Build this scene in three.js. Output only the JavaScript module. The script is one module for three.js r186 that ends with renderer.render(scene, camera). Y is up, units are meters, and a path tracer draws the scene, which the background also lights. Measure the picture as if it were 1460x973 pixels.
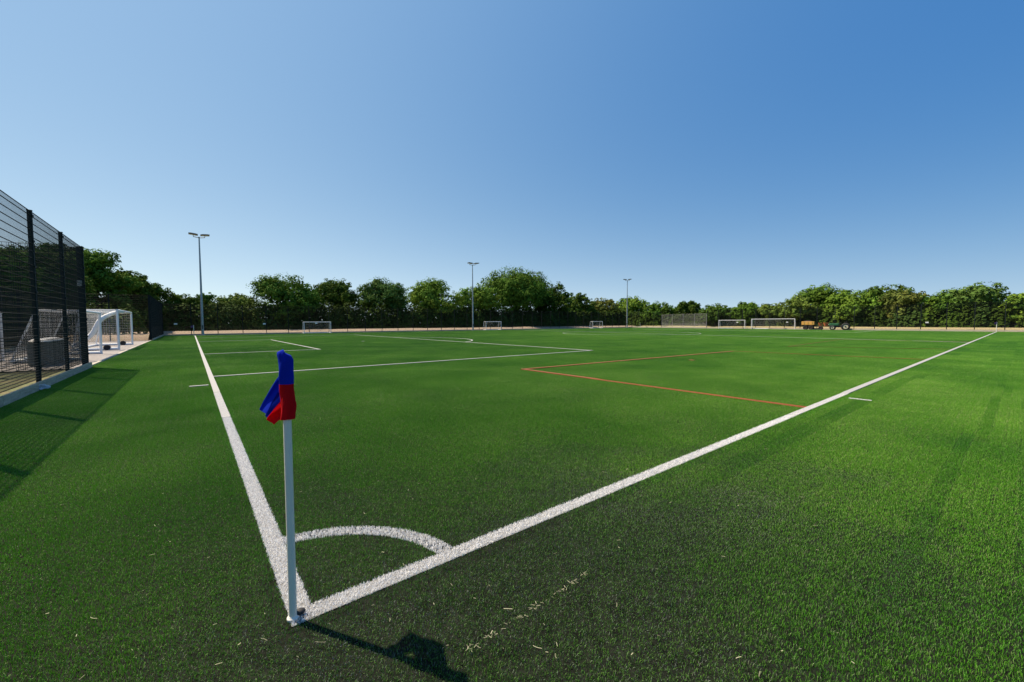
import * as THREE from 'three';
import { mergeGeometries } from 'three/addons/utils/BufferGeometryUtils.js';
import { RoundedBoxGeometry } from 'three/addons/geometries/RoundedBoxGeometry.js';
import { ImprovedNoise } from 'three/addons/math/ImprovedNoise.js';

// ---------------------------------------------------------------- camera, sky, sun, exposure
// The pitch: x runs along the touchline, -z along the goal line, the near corner is the origin; metres.
const scene = new THREE.Scene();
const camera = new THREE.PerspectiveCamera(80.15, 1024 / 682, 0.05, 4000);
camera.position.set(-0.3501, 1.5237, 2.2299);
camera.rotation.set(-0.0452, -0.6699, -0.004, 'YXZ');
scene.add(camera);

const EXPOSURE = 1.8;
const SUN = new THREE.Vector3(-0.2969, 0.811, -0.504).normalize();
function skyTexture() {
  const W = 1024, H = 512, d = new Float32Array(W * H * 4);
  const k = 0.25, C = [[0.147, 0.687, 0.268, -0.082, 0.179, 0.17], [0.415, 0.499, 0.144, 0.016, 0.179, 0.38], [0.711, 0.241, 0.02, 0.1, 0.162, 0.66]];
  for (let j = 0; j < H; j++) {
    const el = ((j + 0.5) / H - 0.5) * Math.PI;
    for (let i = 0; i < W; i++) {
      const ph = ((i + 0.5) / W - 0.5) * 2 * Math.PI, c = Math.cos(el);
      const g = c * Math.cos(ph) * SUN.x + Math.sin(el) * SUN.y + c * Math.sin(ph) * SUN.z;
      const E = Math.exp(-Math.max(el, 0.0) / k);
      for (let q = 0; q < 3; q++) {
        const [a, b, e, f, h, lo] = C[q];
        let v = a + b * E + e * g + f * E * g + h * g * g;
        v = lo + 0.05 * Math.log(1 + Math.exp((v - lo) / 0.05));
        v = 1.0 - 0.03 * Math.log(1 + Math.exp((1.0 - v) / 0.03));
        d[(j * W + i) * 4 + q] = Math.pow((Math.max(v, 0) + 0.055) / 1.055, 2.4) / EXPOSURE;
      }
      d[(j * W + i) * 4 + 3] = 1;
    }
  }
  const t = new THREE.DataTexture(d, W, H, THREE.RGBAFormat, THREE.FloatType);
  t.mapping = THREE.EquirectangularReflectionMapping; t.magFilter = THREE.LinearFilter; t.needsUpdate = true;
  return t;
}
scene.background = skyTexture();
scene.environment = scene.background;

const sun = new THREE.DirectionalLight(0xffeccf, 5);
sun.name = 'sun';
sun.position.copy(SUN).multiplyScalar(150).add(new THREE.Vector3(35, 0, -35));
sun.target.position.set(35, 0, -35);
sun.castShadow = true;
Object.assign(sun.shadow.camera, { left: -120, right: 120, top: 120, bottom: -120, near: 1, far: 400 });
sun.shadow.mapSize.set(4096, 4096);
scene.add(sun, sun.target);

const renderer = new THREE.WebGLRenderer({ antialias: true });
renderer.setSize(1024, 682);
renderer.toneMapping = THREE.LinearToneMapping;
renderer.toneMappingExposure = EXPOSURE;
renderer.shadowMap.enabled = true;

// ---------------------------------------------------------------- helpers
function rng(seed) { let s = seed >>> 0; return () => { s = (s + 0x6d2b79f5) | 0; let t = Math.imul(s ^ (s >>> 15), 1 | s); t = (t + Math.imul(t ^ (t >>> 7), 61 | t)) ^ t; return ((t ^ (t >>> 14)) >>> 0) / 4294967296; }; }
const noise = new ImprovedNoise();
const fbm = (x, y, z = 0.37) => noise.noise(x, y, z) + 0.5 * noise.noise(x * 2.1, y * 2.1, z + 3.1) + 0.25 * noise.noise(x * 4.3, y * 4.3, z + 7.7);
const V3 = (x, y, z) => new THREE.Vector3(x, y, z);
const P = (u, v, y = 0) => V3(v, y, -u);             // u along the goal line, v along the touchline
const taken = new Set();
function numbered(n) {
  if (!taken.has(n)) { taken.add(n); return n; }
  let i = 1; while (taken.has(n + '_' + String(i).padStart(3, '0'))) i++;
  const r = n + '_' + String(i).padStart(3, '0'); taken.add(r); return r;
}
function shade(o) { o.traverse((c) => { if (c.isMesh) { c.castShadow = true; c.receiveShadow = true; } }); return o; }
function tag(o, label, category, group) { o.userData.label = label; o.userData.category = category; if (group) o.userData.group = group; return o; }
function thing(name, label, category, pos, turn = 0, group) {
  const o = new THREE.Group(); o.name = numbered(name); o.position.copy(pos); o.rotation.y = turn; scene.add(o);
  return tag(o, label, category, group);
}
function struct(o, name) { o.name = numbered(name); o.userData.kind = 'structure'; scene.add(shade(o)); return o; }
function copyOf(src, label, pos, turn, group) {
  const c = src.clone(); c.name = numbered(src.name.replace(/_\d{3}$/, '')); c.userData = { ...src.userData, label }; if (group) c.userData.group = group;
  c.position.copy(pos); if (turn !== undefined) c.rotation.set(0, turn, 0); scene.add(c); return c;
}
function part(name, geo, mat, parent) {
  const m = new THREE.Mesh(Array.isArray(geo) ? join(geo) : geo, mat); m.name = name; m.castShadow = m.receiveShadow = true; parent.add(m); return m;
}
function join(list) {
  return mergeGeometries(list.map((g) => { const h = g.index ? g.toNonIndexed() : g; for (const k of Object.keys(h.attributes)) if (k !== 'position' && k !== 'normal') h.deleteAttribute(k); return h; }));
}
function rod(a, b, r, n = 8, r2 = r) {
  const d = b.clone().sub(a), g = new THREE.CylinderGeometry(r2, r, d.length(), n, 1);
  g.applyQuaternion(new THREE.Quaternion().setFromUnitVectors(V3(0, 1, 0), d.clone().normalize()));
  return g.translate((a.x + b.x) / 2, (a.y + b.y) / 2, (a.z + b.z) / 2);
}
function wire(a, b, r) { return rod(a, b, r, 4); }
const bx = (w, h, d, x, y, z) => new THREE.BoxGeometry(w, h, d).translate(x, y, z);
const rbx = (w, h, d, x, y, z, r = 0.01) => new RoundedBoxGeometry(w, h, d, 2, r).translate(x, y, z);
const std = (r, g, b, rough = 0.7, extra = {}) => new THREE.MeshStandardMaterial({ color: new THREE.Color().setRGB(r, g, b), roughness: rough, ...extra });
function grain(size, fn, metres, seed = 1) {           // a colour map of grain; fn(noise, random) gives linear rgb
  const d = new Uint8Array(size * size * 4), R = rng(seed);
  const enc = (v) => Math.round(255 * Math.min(1, Math.max(0, v <= 0.0031308 ? v * 12.92 : 1.055 * Math.pow(v, 1 / 2.4) - 0.055)));
  for (let j = 0; j < size; j++) for (let i = 0; i < size; i++) {
    const a = i / size * Math.PI * 2, b = j / size * Math.PI * 2;
    const n = fbm(2.2 * Math.cos(a) + 5, 2.2 * Math.sin(a) + 2.2 * Math.cos(b), 2.2 * Math.sin(b) + seed);
    const n2 = fbm(8 * Math.cos(a) + 5, 8 * Math.sin(a) + 8 * Math.cos(b), 8 * Math.sin(b) + seed);
    const c = fn(n, n2, R());
    const o = (j * size + i) * 4; d[o] = enc(c[0]); d[o + 1] = enc(c[1]); d[o + 2] = enc(c[2]); d[o + 3] = 255;
  }
  const t = new THREE.DataTexture(d, size, size); t.colorSpace = THREE.SRGBColorSpace; t.wrapS = t.wrapT = THREE.RepeatWrapping;
  t.magFilter = THREE.LinearFilter; t.minFilter = THREE.LinearMipmapLinearFilter; t.generateMipmaps = true; t.repeat.set(1 / metres, 1 / metres); t.needsUpdate = true; return t;
}
const tone = (c, k) => [c[0] * k, c[1] * k, c[2] * k];
function sheet(u0, u1, v0, v1, y, mat, name) {         // a flat sheet with uv in metres
  const g = new THREE.BufferGeometry();
  g.setAttribute('position', new THREE.Float32BufferAttribute([v0, y, -u0, v1, y, -u0, v1, y, -u1, v0, y, -u1], 3));
  g.setAttribute('normal', new THREE.Float32BufferAttribute([0, 1, 0, 0, 1, 0, 0, 1, 0, 0, 1, 0], 3));
  g.setAttribute('uv', new THREE.Float32BufferAttribute([v0, u0, v1, u0, v1, u1, v0, u1], 2));
  g.setIndex([0, 1, 2, 0, 2, 3]);
  return struct(new THREE.Mesh(g, mat), name);
}
const endLine = (u) => 85 + 0.165 * u;                 // far goal line of the pitch
const endFence = (u) => 87.6 + 0.165 * u;
const FAR_U = 67.6;                                    // fence along the far touchline
const CX = camera.position.x, CU = -camera.position.z;

// ---------------------------------------------------------------- materials
const M = {
  fence: new THREE.MeshPhysicalMaterial({ color: new THREE.Color().setRGB(0.008, 0.014, 0.015), roughness: 0.7, specularIntensity: 0.35 }),
  galv: std(0.26, 0.26, 0.27, 0.45, { metalness: 0.4 }),
  mast: std(0.33, 0.36, 0.38, 0.45, { metalness: 0.35 }),
  lampDark: std(0.05, 0.058, 0.07, 0.45),
  glass: std(0.07, 0.075, 0.085, 0.2),
  goal: std(0.76, 0.77, 0.78, 0.35),
  net: std(0.72, 0.73, 0.74, 0.8),
  netGrey: std(0.45, 0.46, 0.48, 0.8),
  timber: new THREE.MeshStandardMaterial({ color: 0xffffff, roughness: 0.85, map: null }),
  black: std(0.015, 0.015, 0.017, 0.7),
  tyre: std(0.02, 0.02, 0.021, 0.85),
  cream: std(0.62, 0.56, 0.36, 0.5),
  tractorGreen: std(0.03, 0.12, 0.05, 0.3),
  orange: std(0.55, 0.19, 0.05, 0.45),
  amber: std(0.78, 0.42, 0.09, 0.5),
  white: std(0.78, 0.78, 0.77, 0.5),
  plastic: std(0.62, 0.61, 0.56, 0.4),
  bin: std(0.16, 0.19, 0.19, 0.6),
  bark: std(0.07, 0.055, 0.04, 0.95),
  carBlue: std(0.05, 0.08, 0.22, 0.25),
  carGlass: std(0.02, 0.025, 0.03, 0.08),
  roof: std(0.42, 0.36, 0.33, 0.8),
  render: std(0.55, 0.5, 0.45, 0.9),
  brown: std(0.08, 0.045, 0.025, 0.7),
};
M.timber.map = grain(256, (n, n2, r) => tone([0.42, 0.39, 0.3], 0.85 + 0.25 * n + 0.2 * n2 + 0.16 * (r - 0.5)), 1.4, 5);

// ---------------------------------------------------------------- ground, bank, paving
const earth = new THREE.MeshStandardMaterial({ roughness: 1, map: grain(512, (n, n2, r) => { const k = Math.min(1, Math.max(0, 0.5 + 0.9 * n)); return tone([0.17 - 0.07 * k, 0.145 - 0.01 * k, 0.065 - 0.02 * k], 0.8 + 0.35 * n2 + 0.5 * (r - 0.5)); }, 9, 11) });
sheet(-900, 900, -900, 900, -0.03, earth, 'ground');
const crumb = new THREE.MeshPhysicalMaterial({ roughness: 1, specularIntensity: 0.15, map: grain(512, (n, n2, r) => tone([0.013, 0.015, 0.011], 0.8 + 0.4 * n + 0.4 * n2 + 0.9 * (r - 0.5)), 1.3, 21) });
{ // turf backing with the crumb infill between the fibres
  const a = [[-8, -3.2], [-8, endFence(-8) - 0.1], [FAR_U - 0.1, endFence(FAR_U) - 0.1], [FAR_U - 0.1, -3.2]];
  const g = new THREE.BufferGeometry(), p = [], uv = [];
  for (const [u, v] of a) { p.push(v, 0, -u); uv.push(v, u); }
  g.setAttribute('position', new THREE.Float32BufferAttribute(p, 3)); g.setAttribute('uv', new THREE.Float32BufferAttribute(uv, 2));
  g.setIndex([0, 1, 2, 0, 2, 3]); g.computeVertexNormals();
  struct(new THREE.Mesh(g, crumb), 'turf');
}
const paver = new THREE.MeshStandardMaterial({ roughness: 0.9, map: grain(512, (n, n2, r) => tone([0.245, 0.225, 0.22], 0.95 + 0.15 * n + 0.12 * n2 + 0.2 * (r - 0.5)), 3, 31) });
{ // paved bay beside the pitch where goals are stored, and its edging
  const bay = sheet(18.2, 48, -8.6, -3.32, 0.006, paver, 'paving');
  const gs = [];
  for (let u = 18.3; u < 47.9; u += 0.92) gs.push(bx(0.1, 0.09, 0.905, -3.265, 0.0, -(u + 0.4525)));
  struct(new THREE.Mesh(join(gs), std(0.4, 0.37, 0.3, 0.9)), 'kerb');
}
function strip(pts, name, mat) {                        // a ribbon of ground: list of cross-sections [[x,y,z], ...]
  const p = [], uv = [], idx = [], n = pts[0].length;
  pts.forEach((row, i) => row.forEach((q, j) => { p.push(...q); uv.push(q[0], q[2] + q[1] * 2); if (i && j) { const a = (i - 1) * n + j - 1, b = i * n + j - 1; idx.push(a, a + 1, b, b, a + 1, b + 1); } }));
  const g = new THREE.BufferGeometry();
  g.setAttribute('position', new THREE.Float32BufferAttribute(p, 3)); g.setAttribute('uv', new THREE.Float32BufferAttribute(uv, 2)); g.setIndex(idx); g.computeVertexNormals();
  mat.side = THREE.DoubleSide;
  return struct(new THREE.Mesh(g, mat), name);
}
const dryBank = new THREE.MeshStandardMaterial({ roughness: 1, map: grain(512, (n, n2, r) => tone([0.30 - 0.05 * n, 0.232 - 0.02 * n, 0.168 - 0.03 * n], 0.95 + 0.2 * n2 + 0.3 * (r - 0.5)), 5, 51) });
const yellowBank = new THREE.MeshStandardMaterial({ roughness: 1, map: grain(512, (n, n2, r) => tone([0.36 - 0.05 * n, 0.30 - 0.01 * n, 0.16 - 0.03 * n], 0.95 + 0.2 * n2 + 0.3 * (r - 0.5)), 5, 52) });
{
  const prof = [[0.25, -0.02], [0.9, 0.12], [2.4, 0.42], [3.6, 0.55], [4.4, 0.5], [6, -0.05]];
  const rows = [];
  for (let v = -9; v <= endFence(FAR_U) + 45; v += 3) rows.push(prof.map(([d, y]) => [v, y * (0.95 + 0.12 * fbm(v * 0.13, d)) , -(FAR_U + d)]));
  strip(rows, 'dry_bank', dryBank);
  const rows2 = [];
  for (let u = -30; u <= FAR_U; u += 3) rows2.push(prof.map(([d, y]) => [endFence(u) + d, y * (0.95 + 0.12 * fbm(u * 0.13, d + 4)), -u]));
  strip(rows2, 'dry_bank', yellowBank);
  const rows3 = [];
  for (let v = -14; v <= -3.4; v += 1.5) rows3.push([[0.3, -0.02], [0.7, 0.2], [1.6, 0.52], [3, 0.6], [9, 0.62], [17, 0.62]].map(([d, y]) => [v, y * (0.95 + 0.12 * fbm(v * 0.23, d + 9)), -(48.2 + d)]));
  strip(rows3, 'dry_bank', dryBank);
}
// ---------------------------------------------------------------- pitch markings
// each line: list of quads in (u, v); near the camera their fibres are built one by one, beyond that the woven strip is one low slab
const LINE = 0.115;
const lines = [];
function seg(u0, v0, u1, v1, w) { return { u0, v0, u1, v1, w }; }
function addLine(name, colour, segs, arcs = []) { lines.push({ name, colour, segs, arcs, blades: [] }); }
function inSeg(s, u, v) {
  const du = s.u1 - s.u0, dv = s.v1 - s.v0, L = Math.hypot(du, dv), t = ((u - s.u0) * du + (v - s.v0) * dv) / L, q = ((u - s.u0) * dv - (v - s.v0) * du) / L;
  return t >= 0 && t <= L && Math.abs(q) <= s.w / 2;
}
function inArc(a, u, v) {
  const r = Math.hypot(u - a.u, v - a.v); if (Math.abs(r - a.r) > a.w / 2) return false;
  let t = Math.atan2(v - a.v, u - a.u); if (t < a.t0) t += 2 * Math.PI; return t >= a.t0 && t <= a.t1;
}
const h = LINE / 2;
addLine('goal_line', 'white', [seg(0, h, 64.3, h, LINE)]);
addLine('touchline', 'white', [seg(h, 0, h, 85, LINE)]);
addLine('corner_arc', 'white', [], [{ u: 0, v: 0, r: 0.94, w: LINE, t0: 0.1, t1: 1.47 }]);
addLine('penalty_area_line', 'white', [seg(12.14, LINE, 12.14, 16.5, LINE), seg(12.14 - h, 16.5, 52.5, 16.5, LINE), seg(52.45, LINE, 52.45, 16.5, LINE)]);
addLine('goal_area_line', 'white', [seg(23.14, LINE, 23.14, 5.5, LINE), seg(23.14 - h, 5.5, 41.5, 5.5, LINE), seg(41.45, LINE, 41.45, 5.5, LINE)]);
addLine('penalty_arc', 'white', [], [{ u: 32.3, v: 11, r: 9.15, w: LINE, t0: 0.645, t1: 2.497 }]);
addLine('penalty_spot', 'white', [seg(32.18, 11, 32.42, 11, 0.24)]);
addLine('halfway_line', 'white', [seg(0.1, 42.4, 64.3, 53, 0.075)]);
addLine('centre_circle', 'white', [], [{ u: 32.1, v: 47.7, r: 9.15, w: 0.08, t0: 0, t1: 2 * Math.PI }]);
addLine('far_goal_line', 'white', [seg(0, endLine(0), 64.3, endLine(64.3), 0.075)]);
addLine('far_touchline', 'white', [seg(64.3, 0, 64.3, endLine(64.3), LINE)]);
addLine('far_penalty_area_line', 'white', [seg(12.1, endLine(12.1), 12.1, endLine(12.1) - 16.5, LINE), seg(12.1, endLine(12.1) - 16.5, 52, endLine(52) - 16.5, LINE)]);
addLine('distance_mark', 'white', [seg(10.215, -0.05, 10.22, -0.42, 0.1)]);
addLine('distance_mark', 'white', [seg(-0.13, 9.79, -0.47, 9.8, 0.08)]);
addLine('orange_area_line', 'orange', [seg(LINE, 8.12, 7.85, 8.05, 0.15), seg(7.8, 8.05, 7.0, 21.5, 0.15), seg(7.0, 21.5, LINE, 22.2, 0.07)]);
addLine('orange_spot', 'orange', [seg(5.78, 15.15, 5.98, 15.15, 0.2)]);
addLine('orange_area_line', 'orange', [seg(LINE, 31.5, 6.6, 28, 0.04), seg(6.6, 28, 7.2, 42, 0.05), seg(7.2, 42, LINE, 43.5, 0.06)]);
const fibreWhite = new THREE.MeshPhysicalMaterial({ vertexColors: true, roughness: 0.7, side: THREE.DoubleSide, specularIntensity: 0.3, transmission: 0.12, thickness: 0 });
const fibreGreen = new THREE.MeshPhysicalMaterial({ vertexColors: true, roughness: 0.5, side: THREE.DoubleSide, specularIntensity: 0.45, transmission: 0.4, thickness: 0 });
const GREEN = [[0.10, 0.34, 0.014], [0.12, 0.35, 0.016], [0.24, 0.38, 0.1], [0.07, 0.27, 0.012]];

// one fibre: a bent strip of two quads' worth of triangles
function blade(pos, col, x, z, R, c, hgt, wid, leanK = 1) {
  const a = R() * 6.283, l = R() * 6.283, lean = (0.15 + 0.75 * R() * R()) * leanK, ca = Math.cos(a) * wid / 2, sa = Math.sin(a) * wid / 2;
  const lx = Math.cos(l) * lean * hgt, lz = Math.sin(l) * lean * hgt;
  const mx = x + lx * 0.35, mz = z + lz * 0.35, my = hgt * 0.6, tx = x + lx, tz = z + lz, ty = hgt * (1 - 0.28 * Math.min(1, lean));
  pos.push(x - ca, 0, z - sa, x + ca, 0, z + sa, mx + ca * 0.9, my, mz + sa * 0.9,
    x - ca, 0, z - sa, mx + ca * 0.9, my, mz + sa * 0.9, mx - ca * 0.9, my, mz - sa * 0.9,
    mx - ca * 0.9, my, mz - sa * 0.9, mx + ca * 0.9, my, mz + sa * 0.9, tx, ty, tz);
  const k = 0.8 + 0.4 * R(); for (let i = 0; i < 9; i++) col.push(c[0] * k, c[1] * k, c[2] * k);
}
function bladeGeo(pos, col) {
  const g = new THREE.BufferGeometry();
  g.setAttribute('position', new THREE.Float32BufferAttribute(pos, 3)); g.setAttribute('color', new THREE.Float32BufferAttribute(col, 3)); g.computeVertexNormals(); return g;
}
function pickGreen(R) { const r = R(); return GREEN[r < 0.36 ? 0 : r < 0.64 ? 1 : r < 0.84 ? 2 : 3]; }
const DENS = 26000, NEAR = 15, LNEAR = 11;
function patch(size, seed, dens, wid) {
  const R = rng(seed), pos = [], col = [];
  for (let i = 0; i < dens * size * size; i++) blade(pos, col, (R() - 0.5) * size, (R() - 0.5) * size, R, pickGreen(R), 0.013 + 0.01 * R(), wid * (0.8 + 0.5 * R()));
  return bladeGeo(pos, col);
}
{
  const small = 0.125, big = 0.5, VAR = 5;
  const cells = { s: Array.from({ length: VAR }, () => []), b: Array.from({ length: VAR }, () => []) };
  const R = rng(77), nearPos = [], nearCol = [];
  const tint = (u, v) => {
    let k = 1 + 0.24 * fbm(u * 0.5, v * 0.5) + 0.2 * fbm(u * 0.06 + 9, v * 0.045) + 0.07 * noise.noise(u * 2.3, v * 2.3, 4.4) + 0.1 * noise.noise(u * 0.9, v * 0.12, 8.1);
    if (u < 0 && v > 2.5) { // brushed wheel tracks in the pile of the run-off
      for (const [c, a, w] of [[-0.42, 0.12, 0.3], [-1.9, 0.06, 0.28], [-2.35, 0.05, 0.2], [-2.95, 0.06, 0.22]]) {
        const d = Math.abs(u - c - 0.09 * Math.sin(v * 0.31 + c * 3) - 0.04 * noise.noise(v * 0.9, c, 1.7));
        if (d < a) k *= 1 - w * (0.55 + 0.6 * noise.noise(u * 2, v * 0.8, 2.2));
      }
    }
    return Math.max(0.5, k);
  };
  const wear = (u, v) => Math.min(1, Math.max(0, 1.2 - Math.hypot((u + 0.4) * 1.15, (v - 1.2) * 0.8) / 2.0 + 0.55 * fbm(u * 0.9 + 4, v * 0.9) + 0.3 * noise.noise(u * 4, v * 4, 6.1)));
  const dusty = (k, w) => [k * (1 - 0.2 * w), k * (1 - 0.34 * w), k * (1 + 0.9 * w)];
  function lineAt(u, v) { for (const L of lines) { for (const s of L.segs) if (inSeg(s, u, v)) return L; for (const a of L.arcs) if (inArc(a, u, v)) return L; } return null; }
  function touches(u, v, size) { for (let i = 0; i <= 4; i++) for (let j = 0; j <= 4; j++) if (lineAt(u + i * size / 4, v + j * size / 4)) return true; return false; }
  const fwd = [Math.cos(0.6699), Math.sin(0.6699)];
  function visit(u, v, size, kind) {
    const cu = u + size / 2, cv = v + size / 2;
    if (v < -3.21) return;
    if (cu > FAR_U - 0.4 || cv > endFence(cu) - 0.4) return;
    const dz = (cu - CU) * fwd[0] + (cv - CX) * fwd[1]; if (dz < -2.5) return;
    const dist = Math.hypot(cu - CU, cv - CX);
    if (kind === 's' && dist < LNEAR && touches(u, v, size)) {
      for (let i = 0; i < DENS * size * size; i++) {
        const bu = u + R() * size, bv = v + R() * size, L = lineAt(bu + (R() - 0.5) * 0.008, bv + (R() - 0.5) * 0.008), k = tint(cu, cv);
        if (L) for (let q = 0; q < 2; q++) blade(L.blades, L.cols || (L.cols = []), bv, -bu, R, L.colour === 'white' ? [0.92, 0.915, 0.905] : [0.42, 0.12, 0.034], 0.013 + 0.01 * R(), 0.0018 * (0.8 + 0.5 * R()));
        else { const c = pickGreen(R); const ww = wear(cu, cv), dk = dusty(k, ww); if (R() < 0.35 * ww) continue; blade(nearPos, nearCol, bv, -bu, R, [c[0] * dk[0], c[1] * dk[1], c[2] * dk[2]], (0.013 + 0.01 * R()) * (1 - 0.3 * ww), 0.0018 * (0.8 + 0.5 * R())); }
      }
      return;
    }
    cells[kind][(R() * VAR) | 0].push([cu, cv, (R() * 4 | 0) * Math.PI / 2, tint(cu, cv), (0.9 + 0.14 * R() + 0.36 * fbm(cu * 0.7 + 30, cv * 0.7)) * (1 - 0.38 * wear(cu, cv)), wear(cu, cv)]);
  }
  for (let u = -4; u < FAR_U; u += big) for (let v = -3.2; v < endFence(FAR_U); v += big) {
    const dist = Math.hypot(u - CU, v - CX);
    if (dist < NEAR + 1) { for (let a = 0; a < 4; a++) for (let b = 0; b < 4; b++) visit(u + a * small, v + b * small, small, 's'); } else visit(u, v, big, 'b');
  }
  const geos = { s: [], b: [] };
  const root = new THREE.Group(); root.name = numbered('turf_fibres'); root.userData.kind = 'stuff'; tag(root, 'short green artificial grass fibres covering the whole pitch', 'artificial grass'); scene.add(root);
  for (let i = 0; i < VAR; i++) { geos.s.push(patch(small, 100 + i, DENS, 0.0018)); geos.b.push(patch(big, 200 + i, 11000, 0.004)); }
  const m4 = new THREE.Matrix4(), q = new THREE.Quaternion(), c = new THREE.Color();
  for (const kind of ['s', 'b']) for (let i = 0; i < VAR; i++) {
    const list = cells[kind][i]; if (!list.length) continue;
    const im = new THREE.InstancedMesh(geos[kind][i], fibreGreen, list.length); im.name = 'fibres'; im.userData.kind = 'stuff'; im.castShadow = im.receiveShadow = true;
    list.forEach(([u, v, t, k, sy, ww], n) => {
      m4.compose(P(u, v, 0), q.setFromAxisAngle(V3(0, 1, 0), t), V3(1, sy, 1)); im.setMatrixAt(n, m4); const w = Math.max(-0.3, (k - 1) * 0.9); const dk = dusty(k, ww); im.setColorAt(n, c.setRGB(dk[0] * (1 + w), dk[1], dk[2] * (1 + 1.5 * Math.max(0, w))));
    });
    root.add(im);
  }
  const near = new THREE.Mesh(bladeGeo(nearPos, nearCol), fibreGreen); near.name = 'fibres'; near.userData.kind = 'stuff'; near.castShadow = near.receiveShadow = true; root.add(near);
  // the markings
  for (const L of lines) {
    const lift = (p) => (Math.hypot(p[0] - CU, p[1] - CX) < LNEAR ? 0.014 : 0.025);
    const pos = L.blades, col = L.cols || [], w = L.colour === 'white' ? [0.35, 0.352, 0.352] : [0.2, 0.062, 0.018];
    const quad = (a, b, c2, d) => { for (const p of [a, b, c2, a, c2, d]) { pos.push(p[1], lift(p), -p[0]); col.push(...w); } };
    const wall = (a, b) => { for (const [p, y] of [[a, 1], [a, 0], [b, 0], [a, 1], [b, 0], [b, 1]]) { pos.push(p[1], y ? lift(p) : 0.001, -p[0]); col.push(...w); } };
    const far = (u, v) => Math.hypot(u - CU, v - CX) >= 8;
    const piece = (u0, v0, u1, v1, wd) => {
      const l = Math.hypot(u1 - u0, v1 - v0), nu = (v1 - v0) / l * wd / 2, nv = -(u1 - u0) / l * wd / 2;
      const a = [u0 - nu, v0 - nv], b = [u0 + nu, v0 + nv], c2 = [u1 + nu, v1 + nv], d = [u1 - nu, v1 - nv];
      quad(a, b, c2, d); wall(a, d); wall(c2, b); wall(b, a); wall(d, c2);
    };
    const base = (u0, v0, u1, v1, wd) => { // woven backing of the marking, below its fibres
      const l = Math.hypot(u1 - u0, v1 - v0), nu = (v1 - v0) / l * wd / 2, nv = -(u1 - u0) / l * wd / 2, k = tone(w, 0.6), y = 0.004;
      for (const p of [[u0 - nu, v0 - nv], [u0 + nu, v0 + nv], [u1 + nu, v1 + nv], [u0 - nu, v0 - nv], [u1 + nu, v1 + nv], [u1 - nu, v1 - nv]]) { pos.push(p[1], y, -p[0]); col.push(...k); }
    };
    for (const s of L.segs) {
      const l = Math.hypot(s.u1 - s.u0, s.v1 - s.v0), n = Math.max(1, Math.round(l / 0.25));
      let run = null;
      for (let i = 0; i < n; i++) {
        const a = i / n, b = (i + 1) / n, um = s.u0 + (s.u1 - s.u0) * (a + b) / 2, vm = s.v0 + (s.v1 - s.v0) * (a + b) / 2;
        if (far(um, vm)) { if (Math.hypot(um - CU, vm - CX) < LNEAR + 0.3) piece(s.u0 + (s.u1 - s.u0) * a, s.v0 + (s.v1 - s.v0) * a, s.u0 + (s.u1 - s.u0) * b, s.v0 + (s.v1 - s.v0) * b, s.w); else run = run ? [run[0], b] : [a, b]; }
        else base(s.u0 + (s.u1 - s.u0) * a, s.v0 + (s.v1 - s.v0) * a, s.u0 + (s.u1 - s.u0) * b, s.v0 + (s.v1 - s.v0) * b, s.w * 0.94);
      }
      if (run) piece(s.u0 + (s.u1 - s.u0) * run[0], s.v0 + (s.v1 - s.v0) * run[0], s.u0 + (s.u1 - s.u0) * run[1], s.v0 + (s.v1 - s.v0) * run[1], s.w);
    }
    for (const a of L.arcs) if (far(a.u, a.v)) { const n = 64; for (let i = 0; i < n; i++) { const t0 = a.t0 + (a.t1 - a.t0) * i / n, t1 = a.t0 + (a.t1 - a.t0) * (i + 1) / n; piece(a.u + a.r * Math.cos(t0), a.v + a.r * Math.sin(t0), a.u + a.r * Math.cos(t1), a.v + a.r * Math.sin(t1), a.w); } }
    struct(new THREE.Mesh(bladeGeo(pos, col), fibreWhite), L.name);
  }
}

// ---------------------------------------------------------------- mesh fences
function panelGeo(len, hgt, r, step, base = 0.2) {     // twin-bar mesh along +x from 0 to len
  const g = [];
  const n = Math.round(len / step);
  for (let i = 0; i <= n; i++) { const x = i * len / n; g.push(wire(V3(x, base, 0), V3(x, hgt, 0), r)); }
  const rows = []; for (let y = base + 0.02; y < 1.22; y += 0.064) rows.push(y);
  for (let y = 1.26; y < hgt; y += 0.166) rows.push(y); rows.push(hgt - 0.015);
  for (const y of rows) for (const s of [-1, 1]) g.push(wire(V3(0, y, s * 2.3 * r), V3(len, y, s * 2.3 * r), r * 2.1));
  return join(g);
}
const boardTex = M.timber;
function boardGeo(len, hgt) { const g = new RoundedBoxGeometry(len - 0.012, hgt, 0.045, 1, 0.006).translate(len / 2, hgt / 2, 0); const p = g.attributes.position, uv = g.attributes.uv; for (let i = 0; i < p.count; i++) uv.setXY(i, p.getX(i) * 0.3, p.getY(i) * 2 + p.getZ(i) * 2); return g; }
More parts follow.
